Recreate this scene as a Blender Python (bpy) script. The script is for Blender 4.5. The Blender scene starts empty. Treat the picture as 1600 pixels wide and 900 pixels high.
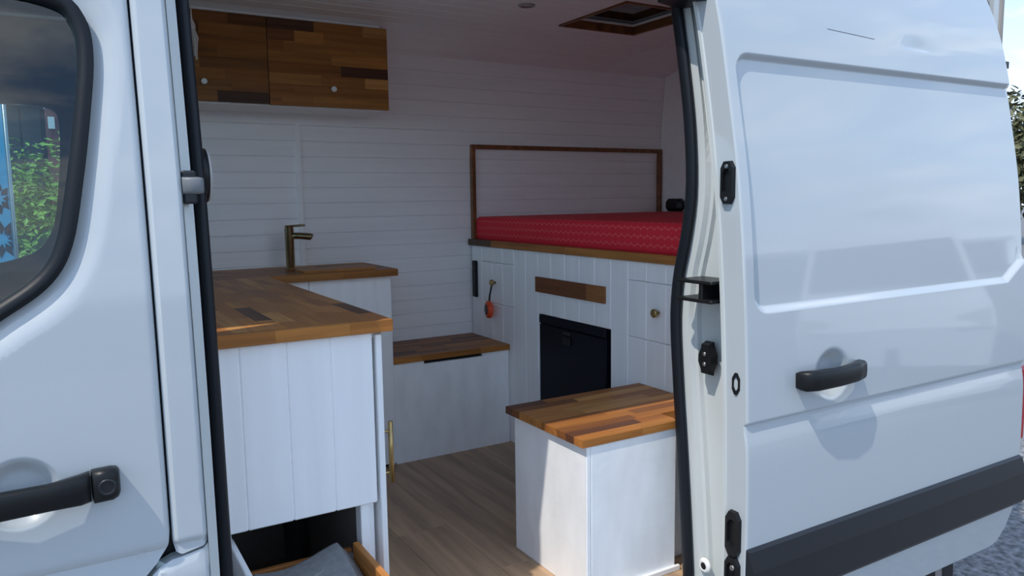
import bpy, bmesh, math, random
from mathutils import Vector, Matrix
from mathutils.geometry import tessellate_polygon
random.seed(7)
SC = bpy.context.scene
COL = SC.collection
# ------------------------------------------------------------------ camera
# world: x runs towards the rear of the van, y into the van, z = 0 on the van floor
YAW, PITCH, ROLL, FPX = math.radians(59.2247), math.radians(-6.7598), math.radians(-.7906), 1194.9
_f = Vector((math.cos(YAW)*math.cos(PITCH), math.sin(YAW)*math.cos(PITCH), math.sin(PITCH)))
_r = Vector((math.sin(YAW), -math.cos(YAW), 0)); _u = _r.cross(_f)
_r, _u = math.cos(ROLL)*_r + math.sin(ROLL)*_u, -math.sin(ROLL)*_r + math.cos(ROLL)*_u
cam = bpy.data.objects.new('camera', bpy.data.cameras.new('camera')); COL.objects.link(cam)
cam.matrix_world = Matrix(((_r.x, _u.x, -_f.x, 0), (_r.y, _u.y, -_f.y, 0), (_r.z, _u.z, -_f.z, 1.18), (0, 0, 0, 1)))
cam.data.sensor_width = 36; cam.data.lens = 36*FPX/1600; cam.data.clip_start = .02
SC.camera = cam
# ------------------------------------------------------------------ light
SC.view_settings.view_transform = 'Standard'; SC.view_settings.look = 'None'
SC.view_settings.gamma = 1; SC.view_settings.use_curve_mapping = False
SC.view_settings.exposure = 0.74
SC.cycles.diffuse_bounces = 7; SC.cycles.max_bounces = 14; SC.cycles.transparent_max_bounces = 16
SKY = 1.0
w = bpy.data.worlds.new('sky'); SC.world = w; w.use_nodes = True
nt = w.node_tree; nt.nodes.clear(); N = nt.nodes.new; Lk = nt.links.new
out = N('ShaderNodeOutputWorld'); bg = N('ShaderNodeBackground'); bg.inputs[1].default_value = SKY
tc = N('ShaderNodeTexCoord'); sep = N('ShaderNodeSeparateXYZ'); Lk(tc.outputs['Generated'], sep.inputs[0])
ramp = N('ShaderNodeValToRGB'); Lk(sep.outputs['Z'], ramp.inputs[0]); e = ramp.color_ramp.elements
e[0].position = 0.0; e[0].color = (.80, .96, 1.16, 1); e[1].position = .75; e[1].color = (.07, .18, .46, 1)
x_ = e.new(.25); x_.color = (.36, .58, .92, 1)
mp = N('ShaderNodeMapping'); mp.inputs['Scale'].default_value = (1.6, 1.6, 4.2); Lk(tc.outputs['Generated'], mp.inputs[0])
nz = N('ShaderNodeTexNoise'); nz.inputs['Scale'].default_value = 2.1; nz.inputs['Detail'].default_value = 9; nz.inputs['Roughness'].default_value = .55
Lk(mp.outputs[0], nz.inputs[0])
cr = N('ShaderNodeValToRGB'); Lk(nz.outputs[0], cr.inputs[0]); cr.color_ramp.elements[0].position = .45; cr.color_ramp.elements[1].position = .60
nz2 = N('ShaderNodeTexNoise'); nz2.inputs['Scale'].default_value = 5; nz2.inputs['Detail'].default_value = 5; Lk(mp.outputs[0], nz2.inputs[0])
cc = N('ShaderNodeValToRGB'); Lk(nz2.outputs[0], cc.inputs[0]); cc.color_ramp.elements[0].position = .3; cc.color_ramp.elements[1].position = .62
cc.color_ramp.elements[0].color = (.42, .54, .70, 1); cc.color_ramp.elements[1].color = (.95, 1.05, 1.16, 1)
mx = N('ShaderNodeMixRGB'); Lk(cr.outputs[0], mx.inputs[0]); Lk(ramp.outputs[0], mx.inputs[1]); Lk(cc.outputs[0], mx.inputs[2])
Lk(mx.outputs[0], bg.inputs[0]); Lk(bg.outputs[0], out.inputs[0])
sun = bpy.data.objects.new('sun', bpy.data.lights.new('sun', 'SUN')); COL.objects.link(sun)
SUN = Vector((-.49, -.155, .85)).normalized()
sun.rotation_euler = SUN.to_track_quat('Z', 'Y').to_euler(); sun.data.energy = 2.0; sun.data.angle = math.radians(.6)
sun.data.color = (1, .95, .87); sun.location = (-4, -3, 8)

# ------------------------------------------------------------------ materials
def mat(name, col, rough=.5, metal=0, coat=0, noise=None, bump=None, spec=.5):
    """noise=(scale xyz, amount) varies the colour; bump=(scale xyz, strength, distance) gives fine relief"""
    m = bpy.data.materials.new(name); m.use_nodes = True
    t = m.node_tree; b = t.nodes['Principled BSDF']
    b.inputs['Base Color'].default_value = (*col, 1); b.inputs['Roughness'].default_value = rough
    b.inputs['Metallic'].default_value = metal; b.inputs['Coat Weight'].default_value = coat
    b.inputs['Coat Roughness'].default_value = .04; b.inputs['Specular IOR Level'].default_value = spec
    tcn = t.nodes.new('ShaderNodeTexCoord')
    def nse(sc, detail=6):
        mpn = t.nodes.new('ShaderNodeMapping'); mpn.inputs['Scale'].default_value = sc
        t.links.new(tcn.outputs['Object'], mpn.inputs[0])
        oi = t.nodes.new('ShaderNodeObjectInfo')
        ml = t.nodes.new('ShaderNodeMath'); ml.operation = 'MULTIPLY'; ml.inputs[1].default_value = 37.
        t.links.new(oi.outputs['Random'], ml.inputs[0]); t.links.new(ml.outputs[0], mpn.inputs['Location'])
        n = t.nodes.new('ShaderNodeTexNoise'); n.inputs['Scale'].default_value = 1; n.inputs['Detail'].default_value = detail
        t.links.new(mpn.outputs[0], n.inputs[0]); return n
    if noise:
        n = nse(noise[0]); r = t.nodes.new('ShaderNodeMapRange')
        r.inputs['From Min'].default_value = .3; r.inputs['From Max'].default_value = .7
        r.inputs['To Min'].default_value = 1-noise[1]; r.inputs['To Max'].default_value = 1+noise[1]
        t.links.new(n.outputs[0], r.inputs[0])
        v = t.nodes.new('ShaderNodeVectorMath'); v.operation = 'SCALE'; v.inputs[0].default_value = col
        t.links.new(r.outputs[0], v.inputs['Scale']); t.links.new(v.outputs[0], b.inputs['Base Color'])
    if bump:
        n = nse(bump[0]); bp = t.nodes.new('ShaderNodeBump'); bp.inputs['Strength'].default_value = bump[1]; bp.inputs['Distance'].default_value = bump[2]
        t.links.new(n.outputs[0], bp.inputs['Height']); t.links.new(bp.outputs[0], b.inputs['Normal'])
    return m

def wood(name, axis):
    """butcher block: stave colour comes from the object, grain runs along its axis"""
    sc = {'x': (3, 60, 60), 'y': (60, 3, 60)}[axis]
    m = mat(name, (1, 1, 1), rough=.42, bump=(sc, .12, .002), spec=.25)
    t = m.node_tree; b = t.nodes['Principled BSDF']
    oi = t.nodes.new('ShaderNodeObjectInfo'); n = [q for q in t.nodes if q.type == 'TEX_NOISE'][0]
    r = t.nodes.new('ShaderNodeMapRange'); r.inputs['From Min'].default_value = .28; r.inputs['From Max'].default_value = .72
    r.inputs['To Min'].default_value = .74; r.inputs['To Max'].default_value = 1.22; t.links.new(n.outputs[0], r.inputs[0])
    v = t.nodes.new('ShaderNodeVectorMath'); v.operation = 'SCALE'
    t.links.new(oi.outputs['Color'], v.inputs[0]); t.links.new(r.outputs[0], v.inputs['Scale']); t.links.new(v.outputs[0], b.inputs['Base Color'])
    return m

M = {}
M['paint'] = mat('white van paint', (.47, .51, .53), rough=.35, coat=1, spec=.3, noise=((3, 3, 3), .012))
M['door_paint'] = mat('white sliding door paint', (.47, .51, .53), rough=.35, coat=1, spec=.3)
M['jamb'] = mat('white jamb paint', (.56, .59, .575), rough=.35, noise=((8, 8, 3), .04))
M['rubber'] = mat('black rubber', (.006, .008, .012), rough=.45, spec=.3, bump=((60, 60, 60), .1, .002))
M['black'] = mat('black plastic', (.008, .009, .010), rough=.38, spec=.3)
M['trim'] = mat('dark grey bumper plastic', (.010, .012, .016), rough=.42, spec=.5, bump=((400, 400, 400), .1, .001))
M['lining'] = mat('white painted lining board', (.90, .885, .875), rough=.5, noise=((2, 30, 30), .03), bump=((2, 60, 60), .08, .002))
M['panel'] = mat('white painted upright board', (.91, .91, .905), rough=.45, noise=((30, 30, 2), .03), bump=((70, 70, 3), .1, .002))
M['ply'] = mat('white brushed plywood', (.90, .90, .895), rough=.5, noise=((14, 14, 5), .06), bump=((20, 20, 40), .2, .004))
M['white'] = mat('white plastic', (.8, .8, .78), rough=.4)
M['wx'] = wood('acacia staves along x', 'x'); M['wy'] = wood('acacia staves along y', 'y')
M['timber'] = mat('oiled timber trim', (.19, .072, .024), rough=.4, noise=((30, 3, 30), .35))
M['oak'] = mat('oak laminate', (.40, .26, .155), rough=.42, noise=((26, 1.6, 26), .3), bump=((60, 4, 60), .06, .001))
M['fridge'] = mat('black fridge door', (.005, .007, .013), rough=.4, spec=.12)
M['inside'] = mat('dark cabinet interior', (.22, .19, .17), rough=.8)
M['brass'] = mat('aged brass', (.42, .30, .13), rough=.3, metal=1)
M['tapbrass'] = mat('dark bronze tap', (.30, .22, .12), rough=.28, metal=1)
M['cloth'] = mat('grey woven fabric', (.24, .24, .235), rough=.9, noise=((60, 60, 60), .12), bump=((300, 300, 300), .3, .001))
M['asphalt'] = mat('asphalt', (.17, .17, .175), rough=.85, noise=((28, 28, 28), .65), bump=((28, 28, 28), .8, .02))
M['cab'] = mat('charcoal cab trim', (.006, .007, .010), rough=.7, spec=.2)
M['seat'] = mat('dark brown seat cloth', (.045, .03, .022), rough=.9, noise=((20, 20, 20), .3))
M['orange'] = mat('orange plastic', (.75, .075, .02), rough=.4)
M['red'] = mat('red lens', (.5, .015, .015), rough=.15)
M['leaf'] = mat('hedge leaves', (.26, .40, .05), rough=.5, noise=((3, 3, 3), .35))
M['leaf2'] = mat('olive tree leaves', (.085, .085, .035), rough=.6, noise=((.6, .6, .6), .4))
M['bark'] = mat('bark', (.10, .075, .055), rough=.9, noise=((9, 9, 3), .3))
M['concrete'] = mat('grey timber pole', (.27, .245, .215), rough=.85, noise=((8, 8, .6), .2))
M['banner'] = mat('sky blue banner cloth', (.09, .50, .78), rough=.7)
M['ink'] = mat('navy print', (.01, .03, .06), rough=.7)
M['shedwall'] = mat('grey block wall', (.12, .125, .13), rough=.8)
M['vanwhite'] = mat('bright white van paint', (.85, .85, .85), rough=.3)
M['shed'] = mat('dark green cladding', (.045, .06, .06), rough=.6)
M['brick'] = mat('red brown wall', (.20, .06, .05), rough=.8, noise=((4, 4, 12), .2))
M['tassel'] = mat('white cotton yarn', (.75, .72, .68), rough=.9)
M['rim'] = mat('steel rim', (.45, .45, .46), rough=.4, metal=1)
M['greyplastic'] = mat('grey plastic', (.16, .17, .18), rough=.5)
M['lens'] = mat('frosted lamp lens', (.5, .47, .45), rough=.3)

def glass(name, tint, ior=1.5):
    m = bpy.data.materials.new(name); m.use_nodes = True; t = m.node_tree; t.nodes.clear()
    o = t.nodes.new('ShaderNodeOutputMaterial'); tr = t.nodes.new('ShaderNodeBsdfTransparent'); tr.inputs[0].default_value = (*tint, 1)
    gl = t.nodes.new('ShaderNodeBsdfGlossy'); gl.inputs['Roughness'].default_value = .0
    lw = t.nodes.new('ShaderNodeLayerWeight'); lw.inputs[0].default_value = .5
    pw = t.nodes.new('ShaderNodeMath'); pw.operation = 'POWER'; t.links.new(lw.outputs['Facing'], pw.inputs[0]); pw.inputs[1].default_value = 5
    fr = t.nodes.new('ShaderNodeMath'); fr.operation = 'MULTIPLY_ADD'; t.links.new(pw.outputs[0], fr.inputs[0]); f0 = ((ior-1)/(ior+1))**2*1.7; fr.inputs[1].default_value = 1-f0; fr.inputs[2].default_value = f0
    mi = t.nodes.new('ShaderNodeMixShader'); t.links.new(fr.outputs[0], mi.inputs[0]); t.links.new(tr.outputs[0], mi.inputs[1]); t.links.new(gl.outputs[0], mi.inputs[2])
    t.links.new(mi.outputs[0], o.inputs[0]); return m
M['glass'] = glass('tinted cab glass', (.58, .74, .76), 1.5)
M['hatchglass'] = glass('smoked hatch glass', (.03, .045, .07))

def fabric_red():
    m = mat('red patterned mattress fabric', (.62, .02, .035), rough=.75, bump=((9, 5, 40), .35, .012))
    t = m.node_tree; b = t.nodes['Principled BSDF']; A = t.nodes.new; L = t.links.new
    tcn = A('ShaderNodeTexCoord'); sp = A('ShaderNodeSeparateXYZ'); L(tcn.outputs['Object'], sp.inputs[0])
    def mth(op, a, bb=None):
        n = A('ShaderNodeMath'); n.operation = op
        for i, q in enumerate((a, bb)):
            if q is None: continue
            if isinstance(q, (int, float)): n.inputs[i].default_value = q
            else: L(q, n.inputs[i])
        return n.outputs[0]
    # honeycomb of fine pale rings: two offset grids of circles over (y, x+z)
    u = mth('MULTIPLY', sp.outputs['Y'], 27.); v = mth('MULTIPLY', mth('ADD', sp.outputs['Z'], sp.outputs['X']), 27.)
    v = mth('MULTIPLY', v, 1.15)
    def ring(du, dv):
        a = mth('SUBTRACT', mth('FRACT', mth('ADD', u, du)), .5); c = mth('SUBTRACT', mth('FRACT', mth('ADD', mth('MULTIPLY', v, .5), dv)), .5)
        d = mth('SQRT', mth('ADD', mth('MULTIPLY', a, a), mth('MULTIPLY', mth('MULTIPLY', c, 2.), mth('MULTIPLY', c, 2.))))
        return mth('LESS_THAN', mth('ABSOLUTE', mth('SUBTRACT', d, .56)), .035)
    k = mth('MULTIPLY', mth('MAXIMUM', ring(0, 0), ring(.5, .5)), .38)
    mi = A('ShaderNodeMixRGB'); L(k, mi.inputs[0]); mi.inputs[1].default_value = (.72, .016, .035, 1); mi.inputs[2].default_value = (.80, .25, .20, 1)
    L(mi.outputs[0], b.inputs['Base Color']); return m
M['redcloth'] = fabric_red()

# ------------------------------------------------------------------ helpers
BASE = {}
def base(p): return BASE.get(p.name, Vector((0, 0, 0))) if p else Vector((0, 0, 0))
def tag(o, label=None, cat=None, group=None, kind=None):
    for k, v in (('label', label), ('category', cat), ('group', group), ('kind', kind)):
        if v: o[k] = v
    return o
def thing(name, label, cat, loc=(0, 0, 0), group=None):
    o = bpy.data.objects.new(name, None); COL.objects.link(o); o.location = loc; o.empty_display_size = .1
    BASE[o.name] = Vector(loc); return tag(o, label, cat, group)
def link(name, me, m, parent, origin=(0, 0, 0)):
    """origin: world position of the mesh's own origin"""
    o = bpy.data.objects.new(name, me); COL.objects.link(o)
    if m and not me.materials: me.materials.append(m)
    o.location = Vector(origin) - base(parent)
    if parent: o.parent = parent
    BASE[o.name] = Vector(origin); return o
_cache = {}
def box(name, x0, x1, y0, y1, z0, z1, m, parent=None, bev=.002):
    d = (x1-x0, y1-y0, z1-z0); key = (tuple(round(q, 4) for q in d), bev, m.name)
    if key not in _cache:
        bm = bmesh.new(); bmesh.ops.create_cube(bm, size=1); bmesh.ops.scale(bm, vec=d, verts=bm.verts)
        if bev: bmesh.ops.bevel(bm, geom=bm.edges[:], offset=min(bev, min(d)*.4), segments=1, affect='EDGES')
        me = bpy.data.meshes.new(name); bm.to_mesh(me); bm.free(); _cache[key] = me; me.materials.append(m)
    return link(name, _cache[key], m, parent, ((x0+x1)/2, (y0+y1)/2, (z0+z1)/2))
def pydata(name, vs, fs, m, parent=None, smooth=False, origin=None, recalc=True):
    if origin is None: origin = base(parent) if parent else Vector(vs[0])
    o_ = Vector(origin); me = bpy.data.meshes.new(name); me.from_pydata([Vector(v)-o_ for v in vs], [], fs)
    if recalc:
        bm = bmesh.new(); bm.from_mesh(me); bmesh.ops.recalc_face_normals(bm, faces=bm.faces); bm.to_mesh(me); bm.free()
    if smooth: me.polygons.foreach_set('use_smooth', [True]*len(me.polygons))
    me.update(); return link(name, me, m, parent, o_)
def frombm(name, bm, m, parent=None, smooth=False, origin=None):
    o_ = Vector(origin) if origin is not None else base(parent)
    bmesh.ops.translate(bm, vec=-o_, verts=bm.verts); me = bpy.data.meshes.new(name); bm.to_mesh(me); bm.free()
    if smooth: me.polygons.foreach_set('use_smooth', [True]*len(me.polygons))
    return link(name, me, m, parent, o_)
def tube(name, pts, r, m, parent=None, n=10, closed=False, squash=None):
    """squash: (rx, ry) radii for the two frame axes"""
    pts = [Vector(p) for p in pts]; vs, fs = [], []; K = len(pts)
    ra, rb = squash or (r, r)
    for i, p in enumerate(pts):
        a = pts[(i-1) % K] if closed or i else p; b = pts[(i+1) % K] if closed or i < K-1 else p
        t = (b-a).normalized(); up = Vector((0, 1, 0)) if abs(t.y) < .9 else Vector((1, 0, 0))
        s = t.cross(up).normalized(); q = s.cross(t)
        for k in range(n): an = 2*math.pi*k/n; vs.append(p + s*ra*math.cos(an) + q*rb*math.sin(an))
    for i in range(K if closed else K-1):
        for k in range(n):
            j = (i+1) % K; fs.append((i*n+k, i*n+(k+1) % n, j*n+(k+1) % n, j*n+k))
    if not closed: fs.append(tuple(range(n))[::-1]); fs.append(tuple((K-1)*n+k for k in range(n)))
    return pydata(name, vs, fs, m, parent, smooth=True)
def lathe(name, c, axis, prof, m, parent=None, n=24):
    """prof: list of (distance along axis, radius)"""
    ax = Vector(axis).normalized(); up = Vector((0, 0, 1)) if abs(ax.z) < .9 else Vector((1, 0, 0))
    s = ax.cross(up).normalized(); q = s.cross(ax); vs, fs = [], []; c = Vector(c)
    for h, r in prof:
        for k in range(n): an = 2*math.pi*k/n; vs.append(c + ax*h + (s*math.cos(an) + q*math.sin(an))*max(r, 1e-4))
    for i in range(len(prof)-1):
        for k in range(n): fs.append((i*n+k, i*n+(k+1) % n, (i+1)*n+(k+1) % n, (i+1)*n+k))
    fs.append(tuple(range(n))); fs.append(tuple((len(prof)-1)*n+k for k in range(n)))
    o = pydata(name, vs, fs, m, parent, smooth=False); 
    for p in o.data.polygons: p.use_smooth = len(p.vertices) == 4
    return o
def interp(tab, z):
    if z <= tab[0][0]: return tab[0][1]
    for (a, u), (b, v) in zip(tab, tab[1:]):
        if z <= b: t = (z-a)/(b-a); return u+(v-u)*t
    return tab[-1][1]
def smoothtab(tab, n=80):
    """Catmull-Rom resample of a table so that lofted panels stay smooth"""
    o = []
    zs = [t[0] for t in tab]
    for i in range(n+1):
        z = zs[0]+(zs[-1]-zs[0])*i/n
        j = max(k for k in range(len(zs)-1) if zs[k] <= z+1e-9)
        p0, p1, p2, p3 = (tab[max(0, min(len(tab)-1, j+d))] for d in (-1, 0, 1, 2))
        t = (z-p1[0])/(p2[0]-p1[0]); h = p2[0]-p1[0]
        m1 = (p2[1]-p0[1])/(p2[0]-p0[0])*h; m2 = (p3[1]-p1[1])/(p3[0]-p1[0])*h
        o.append((z, (2*t**3-3*t*t+1)*p1[1]+(t**3-2*t*t+t)*m1+(-2*t**3+3*t*t)*p2[1]+(t**3-t*t)*m2))
    return o
def curve(pts, n=8, closed=True):
    """Catmull-Rom through 2D points"""
    K = len(pts); o = []
    for i in range(K if closed else K-1):
        g = lambda j: pts[j % K] if closed else pts[max(0, min(K-1, j))]
        p0, p1, p2, p3 = g(i-1), g(i), g(i+1), g(i+2)
        for s in range(n):
            t = s/n; o.append(tuple(.5*(2*b+(c-a)*t+(2*a-5*b+4*c-d)*t*t+(3*b-a-3*c+d)*t**3) for a, b, c, d in zip(p0, p1, p2, p3)))
    if not closed: o.append(tuple(pts[-1]))
    return o
def sdpoly(p, poly):
    """distance to a polygon outline in 2D, negative inside"""
    d = 1e9; ins = False; x, z = p
    for (x0, z0), (x1, z1) in zip(poly, poly[1:]+poly[:1]):
        ex, ez = x1-x0, z1-z0; t = max(0, min(1, ((x-x0)*ex+(z-z0)*ez)/(ex*ex+ez*ez+1e-12)))
        d = min(d, math.hypot(x-x0-ex*t, z-z0-ez*t))
        if (z0 > z) != (z1 > z) and x < x0+(z-z0)*ex/ez: ins = not ins
    return -d if ins else d
def sheet(name, outline, yfun, m, parent, xs, zs, holes=(), thick=None, smooth=True):
    """a pressed panel: outline (x,z) cut along xs and zs, every vertex pushed to y = yfun(x,z); thick(x,z) gives its depth"""
    polys = [list(outline)] + [list(h) for h in holes]; flat = [p for q in polys for p in q]
    tri = tessellate_polygon([[Vector((p[0], p[1], 0)) for p in q] for q in polys])
    bm = bmesh.new(); vs = [bm.verts.new((p[0], 0, p[1])) for p in flat]
    for t in tri:
        try: bm.faces.new([vs[i] for i in t])
        except ValueError: pass
    for co, no in [((x, 0, 0), (1, 0, 0)) for x in xs] + [((0, 0, z), (0, 0, 1)) for z in zs]:
        bmesh.ops.bisect_plane(bm, geom=bm.verts[:]+bm.edges[:]+bm.faces[:], plane_co=co, plane_no=no, dist=1e-6)
    bmesh.ops.remove_doubles(bm, verts=bm.verts, dist=1e-5)
    bmesh.ops.dissolve_degenerate(bm, dist=1e-6, edges=bm.edges)
    front = bm.verts[:]
    if thick:
        back = bmesh.ops.extrude_face_region(bm, geom=bm.faces[:], use_keep_orig=True)['geom']
        bv = {v for v in back if isinstance(v, bmesh.types.BMVert)}
        for v in bv: v.co.y = yfun(v.co.x, v.co.z, False)+thick(v.co.x, v.co.z)
    for v in front: v.co.y = yfun(v.co.x, v.co.z, True)
    bmesh.ops.recalc_face_normals(bm, faces=bm.faces)
    for f in bm.faces: f.smooth = smooth
    if thick:
        for e_ in bm.edges:
            if len(e_.link_faces) == 2 and e_.calc_face_angle(0) > .5: e_.smooth = False
    return frombm(name, bm, m, parent)
def lin(a, b, n): return [a+(b-a)*i/n for i in range(n+1)]
def sstep(a, b, x): t = max(0, min(1, (x-a)/(b-a))); return t*t*(3-2*t)
PAL = [(.38, .145, .034), (.45, .185, .045), (.33, .12, .030), (.21, .078, .023), (.55, .26, .075), (.42, .17, .040), (.36, .14, .034), (.11, .044, .022)]
WT = [5, 5, 4, 2, 2, 5, 5, 1]
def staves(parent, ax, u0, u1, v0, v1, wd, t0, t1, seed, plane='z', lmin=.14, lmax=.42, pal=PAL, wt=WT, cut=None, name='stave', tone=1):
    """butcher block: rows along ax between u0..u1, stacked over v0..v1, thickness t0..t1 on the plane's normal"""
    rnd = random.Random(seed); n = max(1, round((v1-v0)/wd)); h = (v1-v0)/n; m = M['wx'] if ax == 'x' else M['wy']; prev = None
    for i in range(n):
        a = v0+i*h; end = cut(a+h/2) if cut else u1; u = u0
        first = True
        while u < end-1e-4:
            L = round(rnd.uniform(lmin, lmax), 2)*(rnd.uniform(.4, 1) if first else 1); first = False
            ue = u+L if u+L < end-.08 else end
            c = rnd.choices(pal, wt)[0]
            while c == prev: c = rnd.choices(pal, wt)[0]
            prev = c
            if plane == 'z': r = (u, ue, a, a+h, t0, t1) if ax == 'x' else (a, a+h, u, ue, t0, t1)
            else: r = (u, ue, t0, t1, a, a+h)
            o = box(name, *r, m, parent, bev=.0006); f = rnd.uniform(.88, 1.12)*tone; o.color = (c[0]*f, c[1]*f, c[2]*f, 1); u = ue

# ================================================================== ground
g = thing('ground', 'grey asphalt car park around the white van', 'asphalt', (0, 0, -.6)); g['kind'] = 'structure'
for k_ in ('label', 'category'): del g[k_]
pydata('asphalt_surface', [(-60, -60, -.6), (90, -60, -.6), (90, 90, -.6), (-60, 90, -.6)], [(0, 1, 2, 3)], M['asphalt'], g)

# ================================================================== the van
van = thing('camper_van', 'white high-roof camper van with its side door slid open', 'van', (.8, 2.5, -.6))
# side profile: y of the outer body skin over z
BODY = smoothtab([(-.30, 1.53), (-.12, 1.505), (.05, 1.485), (.236, 1.481), (.505, 1.485), (.85, 1.50), (1.186, 1.53), (1.437, 1.572), (1.692, 1.625), (1.87, 1.690), (2.0, 1.76)])
YO = lambda z: interp(BODY, z)
DOFF = .10                                    # the open door rides this far outside the body

# --- front door with its window
WIN = curve([(.078, 1.44), (.066, 1.34), (.046, 1.22), (.022, 1.11), (-.012, 1.048), (-.075, 1.0), (-.16, .955), (-.35, .92), (-.75, .90), (-.92, .95), (-.82, 1.25), (-.60, 1.52), (-.45, 1.555), (-.1, 1.56), (.03, 1.545), (.07, 1.505)], 5)
def fd_y(x, z, front=True):
    y = YO(z)
    if front:
        d = sdpoly((x, z), WIN); y += .020*(1-sstep(.0, .052, d))                         # pressed ramp round the window
        c = .545 + .0*x; dz = z-c                                                          # swage line low on the door
        y += .006*math.exp(-(dz/.006)**2) if dz > 0 else .006*math.exp(-(dz/.035)**2)
        r = math.hypot(x+.082, z-.694)                                               # dished cup behind the handle
        if r < .064: y += .026*(1-sstep(.030, .064, r))
        e_ = .1435-x
        if e_ < .010: y += .009*(1-e_/.010)**2
    return y
FD = [(.1435, 1.72), (.1435, .575), (.139, .548), (.118, .520), (.085, .488), (.04, .44), (-.02, .36), (-.06, .22), (-.08, -.2), (-1.25, -.2), (-1.25, .9), (-1.1, 1.1), (-.72, 1.68), (-.5, 1.72)]
fd = sheet('front_door', FD, fd_y, M['paint'], van, lin(-1.2, -.3, 9)+lin(-.24, -.15, 14)+lin(-.147, -.015, 54)+lin(-.01, .14, 28)+[.138, .1405, .142], lin(-.15, .35, 8)+lin(.4, .615, 24)+lin(.625, .765, 54)+lin(.775, 1.7, 94), holes=[WIN], thick=lambda x, z: .04)
def offs(poly, d):
    K = len(poly); o = []
    for i in range(K):
        a, b = Vector(poly[i-1]), Vector(poly[(i+1) % K]); t = (b-a).normalized(); n = Vector((-t.y, t.x))
        o.append((poly[i][0]+n.x*d, poly[i][1]+n.y*d))
    return o
_sgn = 1 if sdpoly(offs(WIN, .01)[3], WIN) < 0 else -1
W1, W2 = offs(WIN, -.004*_sgn), offs(WIN, .022*_sgn)
K = len(WIN); vs = []
for ring, dy in ((W1, .024), (W1, .004), (offs(WIN, .008*_sgn), .000), (W2, .010), (W2, .03)):
    vs += [(x, YO(z)+dy, z) for x, z in ring]
pydata('window_seal', vs, [(r*K+i, r*K+(i+1) % K, (r+1)*K+(i+1) % K, (r+1)*K+i) for r in range(4) for i in range(K)], M['rubber'], fd, smooth=True)
gz = sheet('window_glass', offs(WIN, .012*_sgn), lambda x, z, f=True: YO(z)+.02, M['glass'], fd, [], lin(.95, 1.55, 8), thick=None)
# handle: grip bar, fixed end and key lock
def blade(name, secs, m, parent, n=14):
    """loft of rounded sections: (x, y, z, half depth, half height)"""
    vs, fs = [], []
    for x, y, z, a, b in secs:
        for k in range(n):
            an = 2*math.pi*k/n; c, s = math.cos(an), math.sin(an); p = .55
            vs.append((x, y+a*math.copysign(abs(c)**p, c), z+b*math.copysign(abs(s)**p, s)))
    K = len(secs)
    for i in range(K-1):
        for k in range(n): fs.append((i*n+k, i*n+(k+1) % n, (i+1)*n+(k+1) % n, (i+1)*n+k))
    fs += [tuple(range(n)), tuple((K-1)*n+k for k in range(n))]
    return pydata(name, vs, fs, m, parent, smooth=True)
hy = YO(.67)
blade('door_handle', [(-.27, hy-.01, .690, .01, .018), (-.25, hy-.024, .690, .016, .024), (-.12, hy-.034, .690, .014, .0235), (-.04, hy-.030, .690, .014, .0225), (.006, hy-.022, .691, .016, .026), (.022, hy-.014, .692, .016, .026)], M['black'], fd)
hl = blade('lock_housing', [(.0235, hy-.006, .690, .014, .026), (.026, hy-.012, .690, .020, .029), (.055, hy-.012, .691, .020, .029), (.064, hy-.008, .691, .018, .026), (.068, hy-.002, .691, .012, .020)], M['black'], fd)
lathe('key_lock', (.047, hy-.030, .690), (0, -1, 0), [(0, .015), (.003, .015), (.004, .011), (.002, .010)], M['trim'], fd)

# --- pillar panel between the doors, and the sill below
def pp_y(x, z, front=True):
    y = YO(z)
    if front:
        for e_ in (x-.1475, .2085-x):
            if e_ < .010: y += .009*(1-e_/.010)**2
        dz = z-.545; y += .006*math.exp(-(dz/.006)**2) if dz > 0 else .006*math.exp(-(dz/.035)**2)
    return y
bp_ = sheet('door_pillar', [(.1475, 1.74), (.1475, .552), (.152, .532), (.162, .526), (.2, .533), (.2085, .54), (.2085, 1.98), (.1475, 1.98)], pp_y, M['paint'], van, lin(.1475, .2085, 14), lin(.53, .62, 20)+lin(.66, 1.95, 30), thick=lambda x, z: .045)
SP = [(.2085, .535), (.2, .527), (.162, .520), (.145, .518), (.122, .508), (.09, .478), (.046, .432), (-.013, .352), (-.052, .22), (-.07, -.22), (.2085, -.22)]
def sp_y(x, z, front=True): return YO(z)+(.008*(1-min(1, max(0, -sdpoly((x, z), SP))/.01))**2 if front else 0)
sheet('side_sill', SP, sp_y, M['paint'], van, lin(-.06, .2, 20), lin(-.2, .5, 30), thick=lambda x, z: .04)
# jamb behind the pillar: recessed strip the door closes on
def loft(name, cols, zs, m, parent, smooth=False):
    """cols(z) -> list of (x,y)"""
    vs, fs = [], []; n = len(cols(zs[0]))
    for z in zs: vs += [(x, y, z) for x, y in cols(z)]
    for i in range(len(zs)-1):
        for k in range(n-1): fs.append((i*n+k, i*n+k+1, (i+1)*n+k+1, (i+1)*n+k))
    return pydata(name, vs, fs, m, parent, smooth=smooth)
loft('door_gap_seal', lambda z: [(.120, YO(z)+.050), (.150, YO(z)+.046), (.185, YO(z)+.050)], lin(-.2, 1.95, 30), M['rubber'], van)
loft('front_jamb', lambda z: [(.2085, YO(z)+.004), (.212, YO(z)+.03), (.222, YO(z)+.034), (.225, YO(z)+.06), (.234, YO(z)+.064), (.238, YO(z)+.11), (.262, YO(z)+.118), (.262, YO(z)+.16)], lin(-.06, 1.82, 40), M['jamb'], van)
zz = 1.21
box('striker_plate', .2095, .235, YO(zz)+.006, YO(zz)+.03, zz-.034, zz+.028, M['trim'], bp_, bev=.004)
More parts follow.
